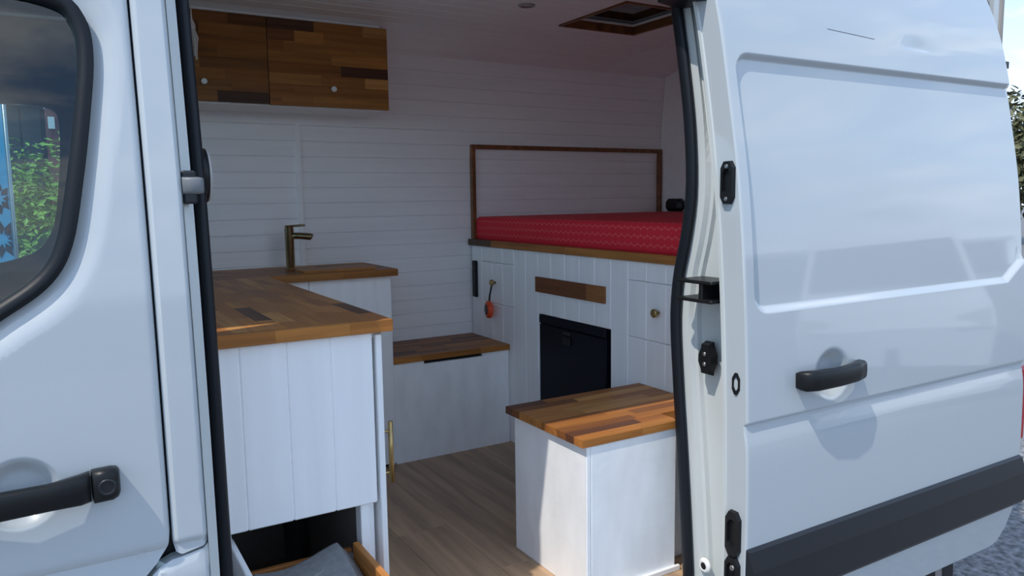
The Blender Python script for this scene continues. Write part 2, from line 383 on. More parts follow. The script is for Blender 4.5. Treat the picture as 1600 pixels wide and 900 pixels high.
blade('striker_pin', [(.209, YO(zz)+.012, zz, .012, .016), (.238, YO(zz)+.012, zz, .012, .016), (.247, YO(zz)+.014, zz, .010, .014)], M['greyplastic'], bp_)

# --- rubber door seal: one loop round the opening
SR = smoothtab([(.017, 1.652), (.216, 1.668), (.413, 1.686), (.609, 1.706), (.804, 1.721), (.9, 1.716), (.961, 1.706), (1.058, 1.681), (1.189, 1.662), (1.372, 1.671), (1.556, 1.700), (1.743, 1.737)])
SRy = lambda z: interp(SR, z)
zsr = lin(0, 1.74, 40)
loop = [(.252, YO(z)+.098, z) for z in zsr] + [(.27, YO(1.78)+.095, 1.785), (.32, YO(1.79)+.093, 1.80)] + [(x, YO(1.79)+.093, 1.80) for x in lin(.4, 1.48, 10)]
loop += [(1.53, 1.735, 1.798), (1.57, 1.735, 1.78)] + [(1.592, SRy(z)-.012, z) for z in reversed(zsr)] + [(1.57, 1.645, -.03), (1.50, 1.63, -.035)] + [(x, 1.61, -.035) for x in lin(1.4, .4, 8)] + [(.28, YO(0)+.1, -.03)]
tube('door_seal', loop, .02, M['rubber'], van, n=10, closed=True, squash=(.0125, .021))
tube('seal_lip', [(.262, YO(z)+.118, z) for z in zsr], .006, M['rubber'], van, n=6)

# --- rear jamb of the opening
def rj(z):
    s, y = SRy(z), YO(z); a = max(y+.052, s-.075)
    return [(1.66, s+.05), (1.612, s+.004), (1.602, s-.018), (1.604, s-.055), (1.617, max(s-.064, a+.004)), (1.619, a), (1.632, a-.004), (1.634, y+.03), (1.642, y+.027), (1.644, y+.004), (1.70, y)]
rjamb = loft('rear_jamb', rj, lin(-.1, 1.86, 60), M['jamb'], van)
zz = .915
ch = box('roller_track', 1.53, 1.628, YO(zz)+.035, YO(zz)+.05, zz-.032, zz+.026, M['black'], rjamb, bev=.003)
for a_, b_ in ((.018, .028), (-.034, -.024)): box('track_flange', 1.525, 1.628, YO(zz)-.004, YO(zz)+.13, zz+a_, zz+b_, M['black'], rjamb, bev=.003)
zz = .707; yb = 1.585
vs = []
for xx in (1.612, 1.590):
    f_ = 1 if xx > 1.6 else .85
    vs += [(xx, yb+dy*f_, zz+dz*f_) for dy, dz in ((-.016, -.05), (.016, -.05), (.018, -.036), (.030, -.012), (.030, .012), (.018, .036), (.016, .05), (-.016, .05), (-.018, .036), (-.030, .012), (-.030, -.012), (-.018, -.036))]
buf = pydata('door_buffer', vs, [tuple(range(12)), tuple(range(12, 24))]+[(i, (i+1) % 12, 12+(i+1) % 12, 12+i) for i in range(12)], M['black'], rjamb)
for dz in (-.015, .015): lathe('screw', (1.5895, yb, zz+dz), (-1, 0, 0), [(0, .007), (.003, .006), (.0035, .002)], M['rim'], rjamb, n=10)
lathe('drain_plug', (1.606, 1.583, .075), (-1, 0, 0), [(0, .024), (.006, .022), (.012, .014), (.009, .011)], M['white'], rjamb, n=18)
lathe('plug_hole', (1.597, 1.583, .075), (-1, 0, 0), [(0, .0105), (.001, .0105)], M['black'], rjamb, n=14)

# --- sliding door, pushed back along the side
DX0, DX1, DZ0, DZ1 = 1.552, 2.985, -.115, 1.93
PX0, PX1, PZ0, PZ1 = 1.586, 3.20, .858, 1.561          # recessed panel
def rr(x, z):
    """rounded rectangle distance (negative inside); corner radius varies"""
    cx, cz, hx, hz, r = (PX0+PX1)/2, (PZ0+PZ1)/2, (PX1-PX0)/2, (PZ1-PZ0)/2, .055
    qx, qz = abs(x-cx)-hx+r, abs(z-cz)-hz+r
    return math.hypot(max(qx, 0), max(qz, 0))+min(max(qx, qz), 0)-r
def panel_d(x, z):
    k = (2.90-x)                                        # rear lower corner rises in a short slant
    return max(rr(x, z), (x-2.865-(z-PZ0)*1.7)*.5 if x > 2.7 else -9)
def sd_y(x, z, front=True):
    y = YO(z)-DOFF
    if front:
        d = panel_d(x, z); y += .018*(1-sstep(-.020, .0, d))
        dz = z-.560; y += (.009*math.exp(-(dz/.005)**2) if dz > 0 else .009*math.exp(-(dz/.045)**2))
        r = math.hypot(x-1.905, z-.66)
        if r < .078: y += .030*(1-sstep(.035, .078, r))
        # dent with a sharp fold above the panel
        u, v = (x-2.445)/.065, (z-1.640)/.035
        y += .008*math.exp(-u*u-(v*v*1.6 if v > 0 else v*v*30))
        for e_ in (x-DX0, DX1-x):
            if e_ < .006: y += .005*(1-e_/.006)**2
    return y
zs_ = lin(DZ0+.02, .5, 20)+lin(.50, .61, 40)+lin(.62, .83, 40)+lin(.835, .935, 56)+lin(.96, 1.48, 24)+lin(1.50, 1.575, 40)+lin(1.58, 1.74, 50)+lin(1.77, 1.92, 6)
xs_ = [1.5528, 1.554, 1.556, 1.558, 1.564]+lin(1.572, 1.65, 36)+lin(1.68, 2.1, 60)+lin(2.13, 2.35, 8)+lin(2.37, 2.6, 40)+lin(2.65, 2.82, 8)+lin(2.835, 2.965, 40)+[2.973, 2.977, 2.98, 2.983]
SD = [(DX0, DZ1), (DX0, DZ0+.02), (DX0+.02, DZ0), (2.86, DZ0), (2.90, DZ0+.012), (2.94, DZ0+.055), (2.972, .02), (DX1, .05), (DX1, 1.86), (2.95, DZ1)]
TK = [(0, .088), (.93, .090), (1.19, .090), (1.4, .085), (1.95, .085)]
sd = sheet('sliding_door', SD, sd_y, M['door_paint'], van, xs_, zs_, thick=lambda x, z: interp(TK, z))
vs = []
for x in lin(1.995, 2.218, 10):
    z = 1.660-.010*(x-1.995)/.223
    vs += [(x, sd_y(x, z+.0012)-.0004, z+.0012), (x, sd_y(x, z-.0012)-.0004, z-.0012)]
pydata('scratch', vs, [(2*i, 2*i+1, 2*i+3, 2*i+2) for i in range(10)], M['greyplastic'], sd)
# grip bar
hy = YO(.66)-DOFF
blade('door_handle', [(1.745, hy-.004, .662, .012, .020), (1.752, hy-.022, .662, .022, .0275), (1.79, hy-.034, .662, .020, .0285), (1.88, hy-.040, .662, .017, .0265), (1.96, hy-.034, .664, .018, .0275), (2.005, hy-.022, .666, .020, .0275), (2.012, hy-.008, .667, .014, .022)], M['black'], sd)
# rub strip with bevelled upper face
vs, fs = [], []
sec = [(.222, .006), (.212, -.012), (.155, -.022), (.050, -.022), (.036, -.014), (.036, .012), (.217, .012)]
xe = [(1.554, 0), (1.562, 1), (2.94, 1), (2.988, 1), (3.0, .2)]
for x, k in xe:
    for z, dy in sec: vs.append((x - (.03 if k < 1 and x > 2 else 0) + (.014 if x > 2.97 and z < .1 else .0)-(.012 if x > 2.97 and z > .2 else 0), YO(z)-DOFF+dy*(k if dy < 0 else 1), z))
n = len(sec)
for i in range(len(xe)-1):
    for k in range(n): fs.append((i*n+k, i*n+(k+1) % n, (i+1)*n+(k+1) % n, (i+1)*n+k))
fs += [tuple(range(n)), tuple((len(xe)-1)*n+k for k in range(n))]
pydata('rub_strip', vs, fs, M['trim'], sd)
# fittings on the door's front edge (faces the front of the van)
def slot(name, yc, zc, hw, hh, m, t=.012, ch_=.5):
    a = hw*ch_; pts = [(-hw, -hh+a*1.6), (-hw+a, -hh), (hw-a, -hh), (hw, -hh+a*1.6), (hw, hh-a*1.6), (hw-a, hh), (-hw+a, hh), (-hw, hh-a*1.6)]
    vs = [(DX0+.004, yc+p, zc+q) for p, q in pts]+[(DX0-t, yc+p*.9, zc+q*.96) for p, q in pts]+[(DX0-t, yc+p*.62, zc+q*.62) for p, q in pts]+[(DX0-t+.009, yc+p*.55, zc+q*.55) for p, q in pts]
    fs = [(r*8+i, r*8+(i+1) % 8, (r+1)*8+(i+1) % 8, (r+1)*8+i) for r in range(3) for i in range(8)]+[tuple(range(24, 32))]
    return pydata(name, vs, fs, m, sd)
slot('upper_latch', 1.468, 1.211, .023, .058, M['black'])
for dz in (-.043, .043): lathe('latch_screw', (DX0-.0115, 1.468, 1.211+dz), (-1, 0, 0), [(0, .006), (.002, .005)], M['rim'], sd, n=10)
slot('edge_grommet', 1.428, .671, .014, .031, M['black'], t=.004, ch_=.7)
slot('lower_latch', 1.424, .250, .026, .066, M['black'])
slot('catch_plate', 1.424, .135, .026, .05, M['black'])
lathe('catch_screw', (DX0-.0115, 1.418, .155), (-1, 0, 0), [(0, .009), (.004, .007)], M['rim'], sd, n=12)
hz = 1.735
hg = pydata('upper_roller_arm', [(1.50, 1.56, hz-.03), (1.58, 1.56, hz-.04), (1.60, 1.72, hz-.02), (1.52, 1.72, hz-.01), (1.50, 1.56, hz+.05), (1.58, 1.56, hz+.05), (1.60, 1.72, hz+.05), (1.52, 1.72, hz+.05)], [(0, 1, 2, 3), (4, 5, 6, 7), (0, 1, 5, 4), (1, 2, 6, 5), (2, 3, 7, 6), (3, 0, 4, 7)], M['black'], sd)
lathe('arm_bolt', (1.50, 1.60, hz-.012), (-1, -.2, 0), [(0, .009), (.004, .008)], M['rim'], sd, n=12)
# weld flange on the inner edge of the door
loft('edge_flange', lambda z: [(DX0+.002, YO(z)-DOFF+interp(TK, z)), (DX0-.004, YO(z)-DOFF+interp(TK, z)-.004), (DX0-.004, YO(z)-DOFF+interp(TK, z)-.014), (DX0+.002, YO(z)-DOFF+interp(TK, z)-.018)], lin(-.05, 1.85, 40), M['jamb'], sd)

# --- the rest of the body
sheet('rear_quarter', [(1.66, -.15), (2.10, -.15), (2.14, -.02), (2.30, .10), (2.62, .10), (2.80, -.02), (2.86, -.15), (3.15, -.15), (3.165, .2), (3.165, 1.5), (3.14, 1.98), (1.66, 1.98)], lambda x, z, f=True: YO(z), M['paint'], van, lin(1.7, 3.15, 6), lin(-.2, 1.95, 30), thick=lambda x, z: .03)
sheet('door_header', [(.2085, 1.815), (1.66, 1.815), (1.66, 1.98), (.2085, 1.98)], lambda x, z, f=True: YO(z), M['paint'], van, [], lin(1.82, 1.97, 6), thick=lambda x, z: .09)
RO = [(1.745, 1.975), (1.79, 2.04), (1.88, 2.085), (2.05, 2.105), (2.405, 2.112), (2.885, 2.112), (3.15, 2.10), (3.32, 2.07), (3.43, 2.01), (3.49, 1.93)]
def roofpart(name, x0, x1, pts):
    vs = []; n = len(pts)
    for x in (x0, x1):
        vs += [(x, y, z) for y, z in pts] + [(x, y+(2.6-y)*.05, z-.06) for y, z in pts]
    fs = []
    for i in range(n-1):
        fs += [(i, i+1, 2*n+i+1, 2*n+i), (n+i, n+i+1, 3*n+i+1, 3*n+i), (i, i+1, n+i+1, n+i), (2*n+i, 2*n+i+1, 3*n+i+1, 3*n+i)]
    fs += [(0, n, 3*n, 2*n), (n-1, 2*n-1, 4*n-1, 3*n-1)]
    return pydata(name, vs, fs, M['paint'], van)
roofpart('roof_panel', -.75, 1.965, RO); roofpart('roof_panel', 1.965, 2.405, RO[:5]); roofpart('roof_panel', 1.965, 2.405, RO[5:]); roofpart('roof_panel', 2.405, 3.15, RO)
pydata('far_side_panel', [(x, y, z) for x in (.2, 3.16) for y, z in ((3.62, -.3), (3.62, .9), (3.56, 1.6), (3.49, 1.95), (3.47, 1.95), (3.53, 1.6), (3.58, .9), (3.58, -.3))], [(i, (i+1) % 8, 8+(i+1) % 8, 8+i) for i in range(8)]+[tuple(range(8)), tuple(range(8, 16))], M['paint'], van)
FW = curve([(.045, 1.48), (.02, 1.2), (-.02, 1.05), (-.12, .97), (-.4, .93), (-.8, .92), (-.85, 1.1), (-.6, 1.53), (-.2, 1.555), (.0, 1.55)], 4)
sheet('far_front_door', [(.2, -.2), (.2, 1.9), (-.6, 1.9), (-1.2, 1.1), (-1.3, .9), (-1.3, -.2)], lambda x, z, f=True: 3.60-(.1*max(0, z-.9) if True else 0), M['cab'], van, [], lin(0, 1.8, 9), holes=[FW], thick=lambda x, z: -.05, smooth=False)
sheet('far_window_glass', FW, lambda x, z, f=True: 3.585-.1*max(0, z-.9), M['glass'], van, [], lin(.95, 1.5, 4))
box('rear_doors', 3.143, 3.17, 1.64, 3.48, -.15, 1.97, M['paint'], van, bev=.01)
box('rear_bumper', 3.10, 3.28, 1.78, 3.4, -.28, -.06, M['trim'], van, bev=.02)
box('tail_light', 3.168, 3.232, 1.485, 1.62, .20, .50, M['red'], van, bev=.012)
box('underbody', -.2, 3.1, 1.80, 3.40, -.22, -.045, M['cab'], van, bev=.01)
box('step_sill', .21, 1.66, 1.50, 1.66, -.22, -.05, M['paint'], van, bev=.01)
box('step_tread', .23, 1.62, 1.56, 1.72, -.05, -.028, M['trim'], van, bev=.004)
box('cab_floor', -1.5, .2, 1.58, 3.56, -.22, -.12, M['cab'], van)
box('cab_headliner', -.72, .2, 1.70, 3.46, 1.88, 1.90, M['cab'], van)
pydata('bonnet', [(x, y, z) for y in (1.62, 3.5) for x, z in ((-1.25, .92), (-1.6, .85), (-1.85, .62), (-1.92, .2), (-1.9, -.3), (-1.25, -.3))], [tuple(range(6)), tuple(range(6, 12))]+[(i, (i+1) % 6, 6+(i+1) % 6, 6+i) for i in range(6)], M['paint'], van)
pydata('windscreen', [(-1.28, 1.62, .92), (-1.28, 3.48, .92), (-.66, 3.38, 1.92), (-.66, 1.74, 1.92)], [(0, 1, 2, 3)], M['glass'], van)
pydata('dashboard', [(x, y, z) for y in (1.62, 3.48) for x, z in ((-1.28, .92), (-.78, .90), (-.70, .80), (-.80, .4), (-1.25, .3))], [tuple(range(5)), tuple(range(5, 10))]+[(i, (i+1) % 5, 5+(i+1) % 5, 5+i) for i in range(5)], M['cab'], van)
tube('steering_wheel', [(-.56+.07*math.sin(a)*-1, 3.02+.19*math.cos(a), .93+.17*math.sin(a)) for a in lin(0, 2*math.pi*23/24, 23)], .015, M['black'], van, closed=True, n=8)
def wheel(cx, cy, sgn):
    t = lathe('wheel', (cx, cy, -.26), (0, 1, 0), [(-.10*1, .22), (-.105, .30), (-.085, .335), (.085, .335), (.105, .30), (.10, .22)], M['rubber'], van, n=36)
    lathe('wheel_rim', (cx, cy+sgn*.085, -.26), (0, sgn, 0), [(-.02, .225), (.02, .225), (.022, .20), (.0, .17), (.012, .09), (.02, .06)], M['rim'], t, n=28)
for cx in (2.55, -1.15): wheel(cx, 1.63, -1); wheel(cx, 3.45, 1)
# cab seats
def cabseat(yc):
    s = thing('cab_seat', 'dark brown cab seat just behind the near front window' if yc < 2.5 else 'dark brown cab seat beside the far front window', 'seat', (-.2, yc, -.12))
    blade_ = lambda nm, secs: pydata(nm, [(x, yc+sy*h*c, z) for x, z, h in secs for sy, c in ((-1, 1), (1, 1))], [(i, i+1, i+3, i+2) for i in range(0, 2*len(secs)-2, 2)]+[(2*len(secs)-2, 2*len(secs)-1, 1, 0)]+[tuple(range(0, 2*len(secs), 2)), tuple(range(1, 2*len(secs), 2))], M['seat'], s)
    blade_('cushion', [(-.50, .30, .24), (-.52, .42, .24), (-.46, .47, .25), (.02, .42, .25), (.04, .28, .25)])
    blade_('backrest', [(.055, .36, .24), (.07, .42, .25), (.075, 1.02, .24), (.09, 1.06, .2), (.165, 1.06, .2), (.18, 1.0, .24), (.175, .36, .24)])
    blade_('headrest', [(.09, 1.09, .12), (.09, 1.24, .12), (.11, 1.27, .10), (.16, 1.27, .10), (.17, 1.10, .12)])
    box('seat_base', -.45, .15, yc-.2, yc+.2, -.12, .30, M['cab'], s, bev=.01)
cabseat(1.98); cabseat(2.98)

# ================================================================== the room inside: structure
def struct(name, loc): o = bpy.data.objects.new(name, None); COL.objects.link(o); o.location = loc; BASE[o.name] = Vector(loc); o['kind'] = 'structure'; return o
fl = struct('floor', (1, 2.5, 0))
box('floor_base', .2, 3.12, 1.66, 3.5, -.04, -.012, M['inside'], fl, bev=0)
rnd = random.Random(3); x = .20
while x < 1.84:
    y = 1.68; x2 = min(x+.19, 1.84); first = True
    while y < 3.5:
        y2 = min(3.5, y+(rnd.uniform(.3, 1.0) if first else 1.25)); first = False
        box('floor_board', x, x2-.0006, y, y2-.0006, -.012, 0, M['oak'], fl, bev=.0008); y = y2
    x = x2
# far wall: shiplap boards; leans in above the waist
wf = struct('wall_far', (1.7, 3.49, 0))
FWY = [(0, 3.49), (1.3, 3.49), (1.62, 3.472), (1.9, 3.44)]
box('wall_backing', .2, 3.14, 3.515, 3.53, -.02, 1.70, M['lining'], wf, bev=0)
zb = 1.4445-.0695*21+.0
z0 = 1.4445-21*.0695
for i in range(28):
    a, b = z0+i*.0695, z0+(i+1)*.0695
    if b < .35: continue
    a2, b2 = a+.0002, b-.0002
    ya, yb_ = interp(FWY, a), interp(FWY, b); c = .003
    sec = [(ya+.018, a2), (ya+c, a2), (ya, a2+c), (yb_, b2-c), (yb_+c, b2), (yb_+.018, b2)]
    segs = [(.21, 2.17), (2.17, 3.12)] if i % 2 else [(.21, 3.12)]
    for s0, s1 in segs:
        pydata('board', [(x, y, z) for x in (s0, s1-.0005) for y, z in sec], [tuple(range(6)), tuple(range(6, 12))]+[(k, (k+1) % 6, 6+(k+1) % 6, 6+k) for k in range(6)], M['lining'], wf, origin=((s0+s1)/2, ya, a))
box('joint_strip', .953, .978, 3.478, 3.4895, .88, 1.545, M['lining'], wf, bev=.0015)
# ceiling boards with the hatch opening left free
HX0, HX1, HY0, HY1 = 1.972, 2.398, 2.410, 2.880
ce = struct('ceiling', (1.7, 2.6, 1.93))
for i in range(-8, 8):
    a, b = HY0+i*.094, HY0+(i+1)*.094
    if b > 3.17: continue
    for s0, s1 in ([(.21, HX0-.002), (HX1+.002, 3.12)] if 0 <= i < 5 else [(.21, 3.12)]):
        box('ceiling_board', s0, s1, a+.0001, b-.0001, 1.93, 1.942, M['lining'], ce, bev=.0035)
yc = HY0+8*.094
cove = [(yc, 1.932), (3.26, 1.915), (3.36, 1.89), (3.452, 1.853)]
vs = [(x, y, z+d) for x in (.21, 3.12) for d in (0, .012) for y, z in cove]
pydata('ceiling_cove', vs, [(i, i+1, 9+i, 8+i) for i in range(3)]+[(4+i, 5+i, 13+i, 12+i) for i in range(3)]+[(0, 4, 12, 8), (3, 7, 15, 11)], M['lining'], ce)
tube('cable_seam', [(2.62, 3.43, 1.868), (2.70, 3.30, 1.902), (2.72, 3.16, 1.928), (2.74, 2.6, 1.929), (2.74, 2.0, 1.929)], .003, M['white'], ce, n=6)
wr = struct('wall_rear', (3.2, 2.6, 0))
box('rear_lining', 3.122, 3.14, 1.70, 3.50, .0, 1.94, M['lining'], wr)
loft('corner_panel', lambda z: [(3.106, interp(FWY, z)-.002), (3.108, interp(FWY, z)-.012), (3.112, interp(FWY, z)-.022), (3.117, interp(FWY, z)-.05-.2*max(0, z-1.45)), (3.121, interp(FWY, z)-.09-.3*max(0, z-1.45))], lin(1.088, 1.88, 16), M['lining'], wr, smooth=True)
lp = box('latch_cover', 3.06, 3.121, 3.27, 3.40, 1.087, 1.16, M['black'], wr, bev=.02)
wn = struct('wall_near', (2.4, 1.75, 0))
box('near_lining', 1.70, 3.12, 1.755, 1.775, 0, 1.94, M['lining'], wn)
box('near_core', 1.72, 3.12, 1.66, 1.754, 0, 1.94, M['inside'], wn, bev=0)
box('header_lining', .22, 1.70, 1.735, 1.76, 1.80, 1.94, M['lining'], wn)
wp = struct('wall_front', (.2, 1.7, 0))
box('pillar_lining', .20, .222, 1.64, 1.80, -.1, 1.93, M['lining'], wp)

# ================================================================== kitchen
# pod beside the door: planked end, open bottom, door on the aisle side
pod = thing('kitchen_cabinet', 'white planked kitchen cabinet by the doorway with open bottom drawer', 'cabinet', (.47, 2.3, 0))
for a, b in ((.288, .340), (.340, .4466), (.4466, .5508), (.5508, .659)):
    box('plank', a, b, 1.79, 1.806, .412, .852, M['panel'], pod, bev=.003)
box('side_board', .288, .304, 1.808, 3.06, 0, .852, M['panel'], pod)
box('side_board', .640, .656, 1.812, 2.55, .0, .852, M['panel'], pod)
box('corner_post', .616, .6395, 1.80, 1.84, 0, .411, M['ply'], pod)
box('back_board', .305, .639, 2.45, 2.462, 0, .85, M['inside'], pod)
box('inner_side', .636, .6395, 1.842, 2.44, .0, .85, M['inside'], pod, bev=0)
box('bottom_board', .305, .638, 1.82, 2.44, .0, .015, M['inside'], pod)
dr = box('cabinet_door', .668, .684, 1.79, 2.42, .10, .845, M['panel'], pod, bev=.002)
tube('pull_handle', [(.709, 1.815, z) for z in (.448, .61)], .0065, M['brass'], dr, n=12)
for z in (.475, .585): tube('handle_post', [(.683, 1.815, z), (.709, 1.815, z)], .004, M['brass'], dr, n=10)
box('hinge', .658, .690, 1.80, 1.835, .835, .85, M['lens'], pod)
tube('dark_duct', [(.50+.03*math.sin(t*3), 2.10, .40-.36*t) for t in lin(0, 1, 10)], .035, M['black'], pod, n=12)
# drawer pulled out at the bottom
dw = box('drawer', .312, .589, 1.46, 1.847, .10, .112, M['ply'], pod)
box('drawer_side', .298, .311, 1.46, 1.835, .10, .385, M['ply'], dw)
o = box('drawer_side', .590, .606, 1.46, 1.795, .10, .320, M['wy'], dw); o.color = (.50, .20, .05, 1)
o = box('drawer_back', .312, .606, 1.848, 1.864, .10, .278, M['wx'], dw); o.color = (.42, .16, .045, 1)
box('drawer_runner', .590, .606, 1.796, 1.847, .10, .27, M['inside'], dw)
box('drawer_front', .295, .612, 1.44, 1.458, .06, .35, M['ply'], dw)
# grey padded cushion lying in it
cu = []; nx, ny = 16, 18
for j in range(ny+1):
    for i in range(nx+1):
        u, v = i/nx, j/ny; x = .316+.270*u; y = 1.462+.382*v
        e_ = min(u, 1-u)*.27; f_ = min(v, 1-v)*.38
        h = .292+.034*sstep(.15, .9, u)*sstep(.1, .9, v)+.012*math.sin(5*u+2.2*v)-.05*(1-sstep(0, .035, e_))-.05*(1-sstep(0, .03, f_))
        cu.append((x, y, h))
for j in (0, ny):
    for i in (0, nx): cu.append((.316+.270*i/nx, 1.462+.382*j/ny, .114))
W_ = nx+1; fs = [(j*W_+i, j*W_+i+1, (j+1)*W_+i+1, (j+1)*W_+i) for j in range(ny) for i in range(nx)]
b0 = len(cu)-4
fs += [tuple(range(0, W_))+(b0+1, b0), tuple(ny*W_+i for i in range(W_))+(b0+3, b0+2), tuple(j*W_ for j in range(ny+1))+(b0+2, b0), tuple(j*W_+nx for j in range(ny+1))+(b0+3, b0+1), (b0, b0+1, b0+3, b0+2)]
tag(pydata('cushion', cu, fs, M['cloth'], None, smooth=False, origin=(.466, 1.7, .114)), 'grey fabric cushion lying in the pulled out bottom drawer', 'cushion')
for p in bpy.data.objects['cushion'].data.polygons: p.use_smooth = len(p.vertices) == 4 and p.index < nx*ny
# worktop: L of acacia staves
wt = thing('worktop', 'L-shaped oiled acacia butcher block kitchen worktop', 'worktop', (.5, 2.6, .853))
staves(wt, 'x', .286, .708, 1.772, 1.790, .018, .853, .883, 17, lmin=.1, lmax=.2, name='edge_stave')
staves(wt, 'y', 1.790, 3.055, .286, .708, .0425, .853, .883, 11)
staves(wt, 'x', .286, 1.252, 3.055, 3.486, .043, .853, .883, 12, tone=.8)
sl = thing('sink_cover', 'thin wooden sink cover lying on the back worktop', 'board', (1.0, 3.2, .883))
staves(sl, 'x', .86, 1.17, 3.10, 3.32, .044, .8832, .892, 14, tone=.9)
# sink cabinet under the back leg
sk = thing('sink_cabinet', 'white planked sink cabinet under the back worktop against the far wall', 'cabinet', (.9, 3.25, 0))
for a, b in ((.66, .80), (.80, .874), (.876, 1.165), (1.165, 1.232)): box('plank', a+.0001, b-.0001, 3.090, 3.106, .015, .852, M['panel'], sk, bev=.002)
box('end_board', 1.216, 1.232, 3.107, 3.486, .0, .852, M['panel'], sk)
box('carcass', .31, 1.214, 3.11, 3.48, .02, .845, M['inside'], sk, bev=0)
box('toe_kick', .66, 1.2, 3.112, 3.12, 0, .0145, M['black'], sk, bev=0)
# tap
tp = thing('tap', 'tall brass pillar tap on the back worktop', 'tap', (.868, 3.33, .883))
lathe('tap_body', (.868, 3.33, .883), (0, 0, 1), [(0, .023), (.004, .023), (.005, .019), (.176, .019), (.178, .0175), (.190, .0175), (.1905, .016)], M['tapbrass'], tp, n=20)
tube('spout', [(.868, 3.33, 1.028), (.905, 3.305, 1.028), (.945, 3.278, 1.024), (.950, 3.275, 1.021)], .0145, M['tapbrass'], tp, n=14)
lathe('aerator', (.938, 3.283, 1.018), (0, 0, -1), [(0, .008), (.008, .008), (.0082, .006)], M['tapbrass'], tp, n=14)
tube('lever', [(.868, 3.33, 1.069), (.905, 3.305, 1.072), (.926, 3.291, 1.073)], .005, M['tapbrass'], tp, n=8)
# overhead cabinet
oc = thing('overhead_cabinet', 'acacia overhead cabinet with two lift-up doors below the ceiling', 'cabinet', (.8, 3.3, 1.56))
box('body', .30, 1.284, 3.212, 3.455, 1.560, 1.885, M['lining'], oc)
box('top_filler', .30, 1.262, 3.205, 3.225, 1.908, 1.921, M['lining'], oc)
for k, (a, b, kx, z0_, tn) in enumerate(((.30, .779, .533, 1.566, .58), (.782, 1.289, 1.041, 1.564, .82))):
    d = box('door_board', a, b, 3.198, 3.2105, z0_, 1.906, M['timber'], oc, bev=0)
    staves(d, 'x', a, b, z0_, 1.906, .0428, 3.1905, 3.198, 30+k, plane='y', lmin=.10, lmax=.34, tone=tn)
    lathe('knob', (kx, 3.1905, 1.637), (0, -1, 0), [(0, .005), (.012, .005), (.014, .011), (.022, .0115), (.025, .009)], M['white'], d, n=16)
ts = thing('tassel', 'white knotted cotton tassel hanging by the overhead cabinet', 'tassel', (.478, 3.14, 1.80))
lathe('cord', (.497, 3.15, 1.90), (0, 0, -1), [(0, .002), (.04, .003), (.06, .012), (.075, .013), (.085, .007)], M['tassel'], ts, n=10)
for k in range(9):
    a = 2*math.pi*k/9; tube('strand', [(.497+.006*math.cos(a), 3.15+.006*math.sin(a), 1.83), (.501+.014*math.cos(a), 3.15+.012*math.sin(a), 1.79), (.493+.012*math.cos(a+.6), 3.15+.012*math.sin(a), 1.735-.012*(k % 3))], .0035, M['tassel'], ts, n=6)
kn = thing('wall_disc', 'black round disc with pale rim beside the door seal', 'light', (.262, 1.745, 1.235))
box('bracket', .223, .262, 1.73, 1.76, 1.215, 1.255, M['black'], kn)
lathe('disc', (.262, 1.745, 1.235), (1, 0, 0), [(0, .05), (.002, .057), (.022, .057)], M['black'], kn, n=32)
lathe('disc_rim', (.284, 1.745, 1.235), (1, 0, 0), [(0, .056), (.004, .055), (.006, .050)], M['lens'], kn, n=32)

# bench against the far wall
bn = thing('storage_bench', 'low white storage bench with acacia lid against the far wall', 'bench', (1.54, 3.3, 0))
nt_ = [(1.240, 0), (1.828, 0), (1.828, .456), (1.688, .456), (1.688, .440), (1.386, .440), (1.386, .456), (1.240, .456)]
pydata('front_board', [(x, y, z) for y in (3.112, 3.128) for x, z in nt_], [tuple(range(8)), tuple(range(8, 16))]+[(i, (i+1) % 8, 8+(i+1) % 8, 8+i) for i in range(8)], M['ply'], bn)
box('hand_slot', 1.384, 1.690, 3.130, 3.14, .43, .456, M['black'], bn, bev=0)
box('carcass', 1.25, 1.82, 3.142, 3.48, 0, .45, M['inside'], bn, bev=0)
staves(bn, 'x', 1.236, 1.829, 3.098, 3.486, .043, .457, .483, 41, name='lid_stave', pal=PAL, wt=[3, 1, 4, 4, 0, 2, 4, 3], tone=.85)
# seat box by the door
sb = thing('seat_box', 'white plywood seat box with acacia top just inside the doorway', 'seat box', (1.45, 1.93, 0))
box('front_panel', 1.284, 1.612, 1.722, 1.737, 0, .463, M['ply'], sb)
box('side_panel', 1.268, 1.283, 1.722, 2.125, 0, .463, M['ply'], sb)
box('back_panel', 1.284, 1.80, 2.11, 2.125, 0, .463, M['ply'], sb)
box('end_panel', 1.597, 1.612, 1.738, 1.80, 0, .463, M['ply'], sb)
box('end_panel', 1.613, 1.80, 1.785, 1.80, 0, .463, M['ply'], sb)
box('skirting', 1.283, 1.625, 1.711, 1.7215, 0, .018, M['white'], sb)
staves(sb, 'x', 1.250, 1.826, 1.717, 2.152, .044, .464, .488, 55, name='top_stave', lmin=.2, lmax=.5, cut=lambda v: 1.62 if v < 1.79 else 1.826)

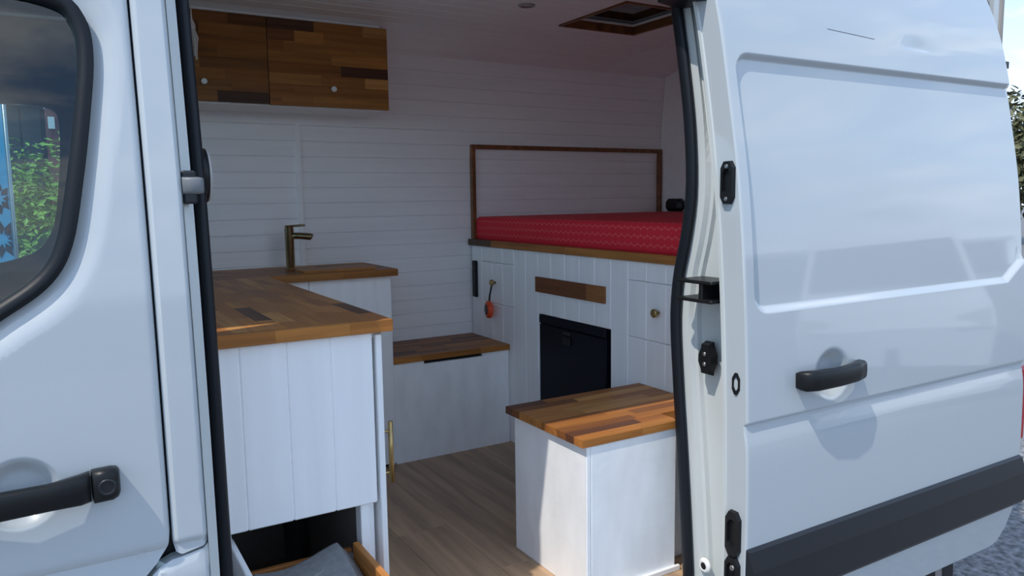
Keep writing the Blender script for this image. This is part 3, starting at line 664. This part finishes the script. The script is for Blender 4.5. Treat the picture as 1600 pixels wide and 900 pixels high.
# ================================================================== bed
bd = thing('bed_base', 'raised bed base with white planked front and timber edge', 'bed', (2.4, 2.6, 0))
PXF = 1.831; SPC = .104; ys = [2.849-SPC*k for k in range(-6, 11)]     # plank joints along the front
ld = box('access_door', PXF+.016, PXF+.02, 3.062, 3.366, .664, .862, M['ply'], bd, bev=0)
rd = box('access_door', PXF+.016, PXF+.02, 1.93, 2.197, .657, .866, M['ply'], bd, bev=0)
for k in range(len(ys)-1):
    b, a = ys[k], ys[k+1]; a, b = max(a, 1.78), min(b, 3.486)
    if b-a < .02: continue
    mid = (a+b)/2; cuts = [(0, .94, bd)]
    if 2.36 < mid < 2.849: cuts = [(.663, .94, bd)]
    elif 3.06 < mid < 3.37: cuts = [(0, .662, bd), (.6635, .8635, ld), (.865, .94, bd)]
    elif 1.93 < mid < 2.21: cuts = [(0, .653, bd), (.6545, .8665, rd), (.868, .94, bd)]
    for z0_, z1_, p in cuts: box('plank', PXF, PXF+.0155, a+.0001, b-.0001, z0_, z1_, M['panel'], p, bev=.0032)
lathe('knob', (PXF, 3.233, .768), (-1, 0, 0), [(0, .006), (.014, .006), (.016, .015), (.024, .016), (.028, .012)], M['brass'], ld, n=18)
lathe('knob', (PXF, 2.054, .763), (-1, 0, 0), [(0, .006), (.014, .006), (.016, .015), (.024, .016), (.028, .012)], M['brass'], rd, n=18)
pl = thing('vent_board', 'dark timber strip fixed to the white planks above the fridge', 'board', (PXF, 2.6, .76))
o = box('strip_piece', PXF-.011, PXF-.0005, 2.475, 2.856, .762, .829, M['wy'], pl, bev=.001); o.color = (.17, .06, .022, 1)
o = box('strip_piece', PXF-.011, PXF-.0005, 2.357, 2.4748, .762, .829, M['wy'], pl, bev=.001); o.color = (.27, .11, .035, 1)
for a, b, c in ((3.25, 3.486, (.10, .055, .03, 1)), (2.62, 3.25, (.34, .13, .032, 1)), (1.78, 2.62, (.40, .165, .04, 1))):
    o = box('edge_timber', PXF-.014, PXF+.014, a, b, .941, .972, M['wy'], bd, bev=.0015); o.color = c
box('bed_deck', PXF+.015, 3.12, 1.78, 3.48, .942, .962, M['ply'], bd)
# timber frame round the wall niche
fr = thing('wall_frame', 'thin dark timber frame on the far wall above the mattress', 'frame', (2.47, 3.48, .97))
for a in ((1.836, 1.858, .973, 1.448), (3.082, 3.104, 1.075, 1.448)): box('frame_upright', a[0], a[1], 3.462, 3.488, a[2], a[3], M['timber'], fr)
box('frame_rail', 1.8585, 3.0815, 3.462, 3.488, 1.426, 1.448, M['timber'], fr)
# mattress
bm = bmesh.new(); bmesh.ops.create_cube(bm, size=1); bmesh.ops.scale(bm, vec=(1.262, 1.69, .122), verts=bm.verts)
bmesh.ops.bevel(bm, geom=bm.edges[:], offset=.022, segments=4, affect='EDGES', profile=.5)
bmesh.ops.translate(bm, vec=(2.485, 2.629, 1.0235), verts=bm.verts)
tag(frombm('mattress', bm, M['redcloth'], None, smooth=True, origin=(2.485, 2.625, .963)), 'red mattress with fine pale ring pattern on the raised bed', 'mattress')
# fridge in the bed front
fg = thing('fridge', 'black fridge built into the white planked bed front', 'fridge', (2.1, 2.6, .0))
box('body', PXF+.035, 2.35, 2.366, 2.842, .02, .655, M['fridge'], fg)
box('door', PXF+.004, PXF+.034, 2.363, 2.845, .012, .618, M['fridge'], fg, bev=.004)
box('top_rail', PXF+.001, PXF+.034, 2.363, 2.845, .622, .659, M['fridge'], fg, bev=.004)
box('latch', PXF-.004, PXF+.004, 2.60, 2.655, .555, .585, M['black'], fg)
box('badge', PXF+.001, PXF+.004, 2.60, 2.655, .597, .608, M['trim'], fg, bev=0)
# small things on the bed front
tg = thing('switch_strip', 'narrow black strip on the bed front beside the far wall', 'strip', (PXF, 3.43, .77))
box('strip_body', PXF-.016, PXF-.0005, 3.408, 3.446, .678, .864, M['black'], tg, bev=.004)
for z in (.845, .820): box('button', PXF-.018, PXF-.016, 3.417, 3.437, z-.007, z+.007, M['trim'], tg, bev=0)
og = thing('orange_gadget', 'small round orange case hanging by black strap from a brass knob', 'gadget', (1.79, 3.245, .63))
lathe('case', (1.80, 3.246, .636), (-1, .25, 0), [(-.014, .030), (-.010, .041), (0, .044), (.010, .041), (.014, .030)], M['orange'], og, n=28)
lathe('face', (1.80, 3.246, .636), (-1, .25, 0), [(.013, .026), (.0165, .025), (.017, .02)], M['black'], og, n=24)
tube('strap', [(PXF-.012, 3.233, .775), (PXF-.018, 3.238, .755), (1.803, 3.240, .71), (1.80, 3.243, .675)], .0045, M['black'], og, n=8)

# ================================================================== ceiling fittings
rh = thing('roof_hatch', 'timber-lined roof hatch with smoked glass in the ceiling', 'hatch', (2.185, 2.645, 1.93))
t_ = .014
box('lining_board', HX0, HX0+t_, HY0, HY1, 1.924, 1.968, M['timber'], rh); box('lining_board', HX1-t_, HX1, HY0, HY1, 1.924, 1.968, M['timber'], rh)
box('lining_board', HX0+t_, HX1-t_, HY0, HY0+t_, 1.924, 1.968, M['timber'], rh); box('lining_board', HX0+t_, HX1-t_, HY1-t_, HY1, 1.924, 1.968, M['timber'], rh)
for a in ((HX0+t_, HX0+.024, HY0+t_, HY1-t_), (HX1-.024, HX1-t_, HY0+t_, HY1-t_), (HX0+.024, HX1-.024, HY0+t_, HY0+.024), (HX0+.024, HX1-.024, HY1-.024, HY1-t_)):
    box('hatch_frame', *a, 1.960, 1.970, M['white'], rh)
box('hatch_glass', HX0+.02, HX1-.02, HY0+.02, HY1-.02, 1.972, 1.976, M['hatchglass'], rh, bev=0)
for a in ((HX0-.02, HX0+.02, HY0-.02, HY1+.02), (HX1-.02, HX1+.02, HY0-.02, HY1+.02), (HX0+.02, HX1-.02, HY0-.02, HY0+.02), (HX0+.02, HX1-.02, HY1-.02, HY1+.02)):
    box('hatch_kerb', *a, 1.9765, 2.14, M['black'], rh)
dl = thing('downlight', 'small round recessed downlight in the boarded ceiling', 'light', (1.658, 2.641, 1.928))
lathe('bezel', (1.658, 2.641, 1.9295), (0, 0, -1), [(0, .034), (.004, .033), (.005, .024), (.001, .022)], M['rim'], dl, n=24)
lathe('lens', (1.658, 2.641, 1.9293), (0, 0, -1), [(0, .021), (.001, .02)], M['lens'], dl, n=20)

# ================================================================== outside
def foliage(name, c, rad, n, size, m, parent, seed, shell=.55):
    rnd = random.Random(seed); vs, fs = [], []
    for i in range(n):
        d = Vector((rnd.gauss(0, 1), rnd.gauss(0, 1), rnd.gauss(0, 1))).normalized()*(shell+(1-shell)*rnd.random())
        lump = 1+.16*math.sin(7*d.x+3)*math.sin(6*d.y)*math.sin(8*d.z+1)
        p = Vector((c[0]+d.x*rad[0]*lump, c[1]+d.y*rad[1]*lump, c[2]+d.z*rad[2]*lump))
        nrm = (d+Vector((rnd.gauss(0, .6), rnd.gauss(0, .6), rnd.gauss(.5, .6)))).normalized()
        t = nrm.orthogonal().normalized(); t = Matrix.Rotation(rnd.random()*6.28, 3, nrm) @ t; b = nrm.cross(t); s = size*rnd.uniform(.6, 1.3); k = len(vs)
        vs += [p-t*s, p-b*s*.45+nrm*s*.12, p+t*s, p+b*s*.45+nrm*s*.12]; fs.append((k, k+1, k+2, k+3))
    return pydata(name, vs, fs, m, parent, recalc=False)
hd = thing('hedge_bush', 'leafy bright green bush seen through the cab window', 'bush', (-.25, 7.2, -.6))
foliage('leaves', (-.1, 7.2, .45), (1.0, .7, 1.22), 16000, .032, M['leaf'], hd, 5)['kind'] = 'stuff'
for k in range(5): tube('stem', [(-.25+.1*math.cos(k*1.3), 7.2+.1*math.sin(k*1.3), -.6), (-.25+.35*math.cos(k*1.3), 7.2+.3*math.sin(k*1.3), .3), (-.25+.5*math.cos(k*1.3), 7.2+.4*math.sin(k*1.3), .8)], .02, M['bark'], hd, n=6)
bnr = thing('banner', 'sky blue upright banner with dark palm print beyond the cab', 'banner', (-.55, 6.1, -.6))
box('cloth', -.95, -.240, 6.095, 6.105, -.45, 2.35, M['banner'], bnr, bev=0)
tube('pole', [(-.228, 6.1, -.6), (-.228, 6.1, 2.4)], .012, M['rim'], bnr, n=8)
box('foot', -.6, .0, 5.9, 6.3, -.6, -.575, M['trim'], bnr)
rnd = random.Random(2); vs, fs = [], []
for cz_, cx_, n_, R_ in ((.95, -.30, 11, .13), (1.22, -.31, 9, .11), (1.6, -.5, 9, .2), (.2, -.6, 9, .25)):
    for k in range(n_):
        a = 2*math.pi*k/n_+rnd.uniform(-.1, .1); d = Vector((math.cos(a), 0, math.sin(a))); b = Vector((-d.z, 0, d.x)); c = Vector((cx_, 6.0935, cz_)); i = len(vs)
        pts = [c+d*.03, c+d*R_*.55+b*.022, c+d*R_, c+d*R_*.55-b*.022]
        vs += [Vector((min(p.x, -.245), p.y, p.z)) for p in pts]; fs.append((i, i+1, i+2, i+3))
pydata('palm_print', vs, fs, M['ink'], bnr)
sh = thing('shed', 'dark clad shed beyond the green bush', 'building', (-1.2, 14, -.6))
for k in range(16): box('cladding_board', -4.2+.26*k, -4.2+.26*k+.25, 13.0, 13.06, -.6, 2.55, M['shed'], sh, bev=.01)
box('roof', -4.4, -.01, 12.85, 16, 2.551, 2.64, M['rim'], sh); box('side_wall', -4.2, .6, 13.07, 15.9, -.6, 2.54, M['shed'], sh)
bk = thing('red_wall', 'red brown building end with pale sign beside the shed', 'building', (1.0, 13, -.6))
box('wall', .0, 2.6, 12.4, 14.5, -.6, 2.75, M['brick'], bk, bev=.01); box('sign', .03, .11, 12.38, 12.399, 2.2, 2.36, M['white'], bk)

pole = thing('utility_pole', 'grey timber utility pole with crossarm behind the van', 'pole', (14.74, 7.70, -.6))
lathe('shaft', (14.74, 7.70, -.6), (0, 0, 1), [(0, .15), (9.0, .11)], M['concrete'], pole, n=18)
box('crossarm', 14.64, 14.84, 6.4, 8.9, 7.6, 7.75, M['concrete'], pole)
box('cleat', 14.80, 14.90, 7.50, 7.62, 3.35, 3.47, M['black'], pole)
for k in range(3): tube('wire', [(14.74+q*9, 6.5+k*1.0+q*1.5, 7.8-1.2*math.sin(math.pi*abs(q)/2)) for q in lin(-1, 2, 14)], .012, M['black'], pole, n=5)
def tree(label, x, y, r, h, seed):
    t = thing('tree', label, 'tree', (x, y, -.6), 'trees behind the van')
    tube('trunk', [(x, y, -.6), (x+.1, y, h*.35), (x-.05, y+.1, h*.75)], .16, M['bark'], t, n=8)
    foliage('crown', (x, y, h*.5), (r, r, h*.5), 5000, .15, M['leaf2'], t, seed, shell=.35)['kind'] = 'stuff'
tree('olive brown tree just right of the utility pole', 27.5, 13.9, 2.2, 4.6, 21)
tree('olive brown tree hidden mostly behind the sliding door', 34, 10.5, 2.4, 4.4, 22)

# ------------------------------------------------------------------ behind the photographer, mirrored in the paint
pv = thing('parked_van', 'white parked van facing the camper, mirrored in its sliding door', 'van', (7.95, -2.4, -.6))
fx = Vector((-.83, .56, 0)).normalized(); sx = Vector((-fx.y, fx.x, 0)); oc_ = Vector((7.95, -2.4, -.6))
def pvp(f, s_, z): return oc_+fx*f+sx*s_+Vector((0, 0, z))
prf = [(1.1, .3), (1.12, .75), (.95, 1.0), (.35, 1.22), (-.15, 2.0), (-.5, 2.15), (-3.4, 2.2), (-3.6, 2.0), (-3.6, .3)]
wd_ = [.85, .9, .88, .86, .74, .70, .70, .76, .88]
n = len(prf); vs = [pvp(f, k*w_, z) for k in (-1, 1) for (f, z), w_ in zip(prf, wd_)]
pydata('body', vs, [tuple(range(n)), tuple(range(n, 2*n))]+[(i, (i+1) % n, n+(i+1) % n, n+i) for i in range(n)], M['vanwhite'], pv)
pydata('windscreen', [pvp(.34, -.78, 1.26), pvp(.34, .78, 1.26), pvp(-.06, .69, 1.86), pvp(-.06, -.69, 1.86), pvp(.36, -.78, 1.27), pvp(.36, .78, 1.27), pvp(-.03, .69, 1.87), pvp(-.03, -.69, 1.87)], [(0, 1, 2, 3), (4, 5, 6, 7), (0, 1, 5, 4), (1, 2, 6, 5), (2, 3, 7, 6), (3, 0, 4, 7)], M['cab'], pv)
for k in (-1, 1):
    pydata('side_window', [pvp(-.35, k*.815, 1.3), pvp(-1.1, k*.815, 1.3), pvp(-1.1, k*.735, 1.85), pvp(-.5, k*.735, 1.85)], [(0, 1, 2, 3)], M['cab'], pv)
    pydata('headlamp', [pvp(1.13, k*.55, .72), pvp(1.13, k*.86, .74), pvp(1.0, k*.86, .95), pvp(1.04, k*.58, .88)], [(0, 1, 2, 3)], M['lens'], pv)
    for f in (.55, -2.7): lathe('wheel', pvp(f, k*.80, .33), sx, [(-.1, .2), (-.1, .3), (-.08, .33), (.08, .33), (.1, .3), (.1, .2)], M['rubber'], pv, n=24)
box('front_bumper', *(lambda c: (c.x-.1, c.x+.1, c.y-.1, c.y+.1))(pvp(1.02, 0, 0)), -.3, -.1, M['trim'], pv)
hb = thing('long_building', 'long low pale building across the car park', 'building', (10, -27, -.6))
box('wall', -14, 60, -29, -27, -.6, 2.3, M['shedwall'], hb, bev=.02); box('fascia', -14.3, 60.3, -29.3, -26.6, 2.301, 2.75, M['white'], hb, bev=.03)
for k in range(9): box('window', -11+k*5.2, -8.6+k*5.2, -26.999, -26.95, .4, 1.7, M['cab'], hb, bev=.02)
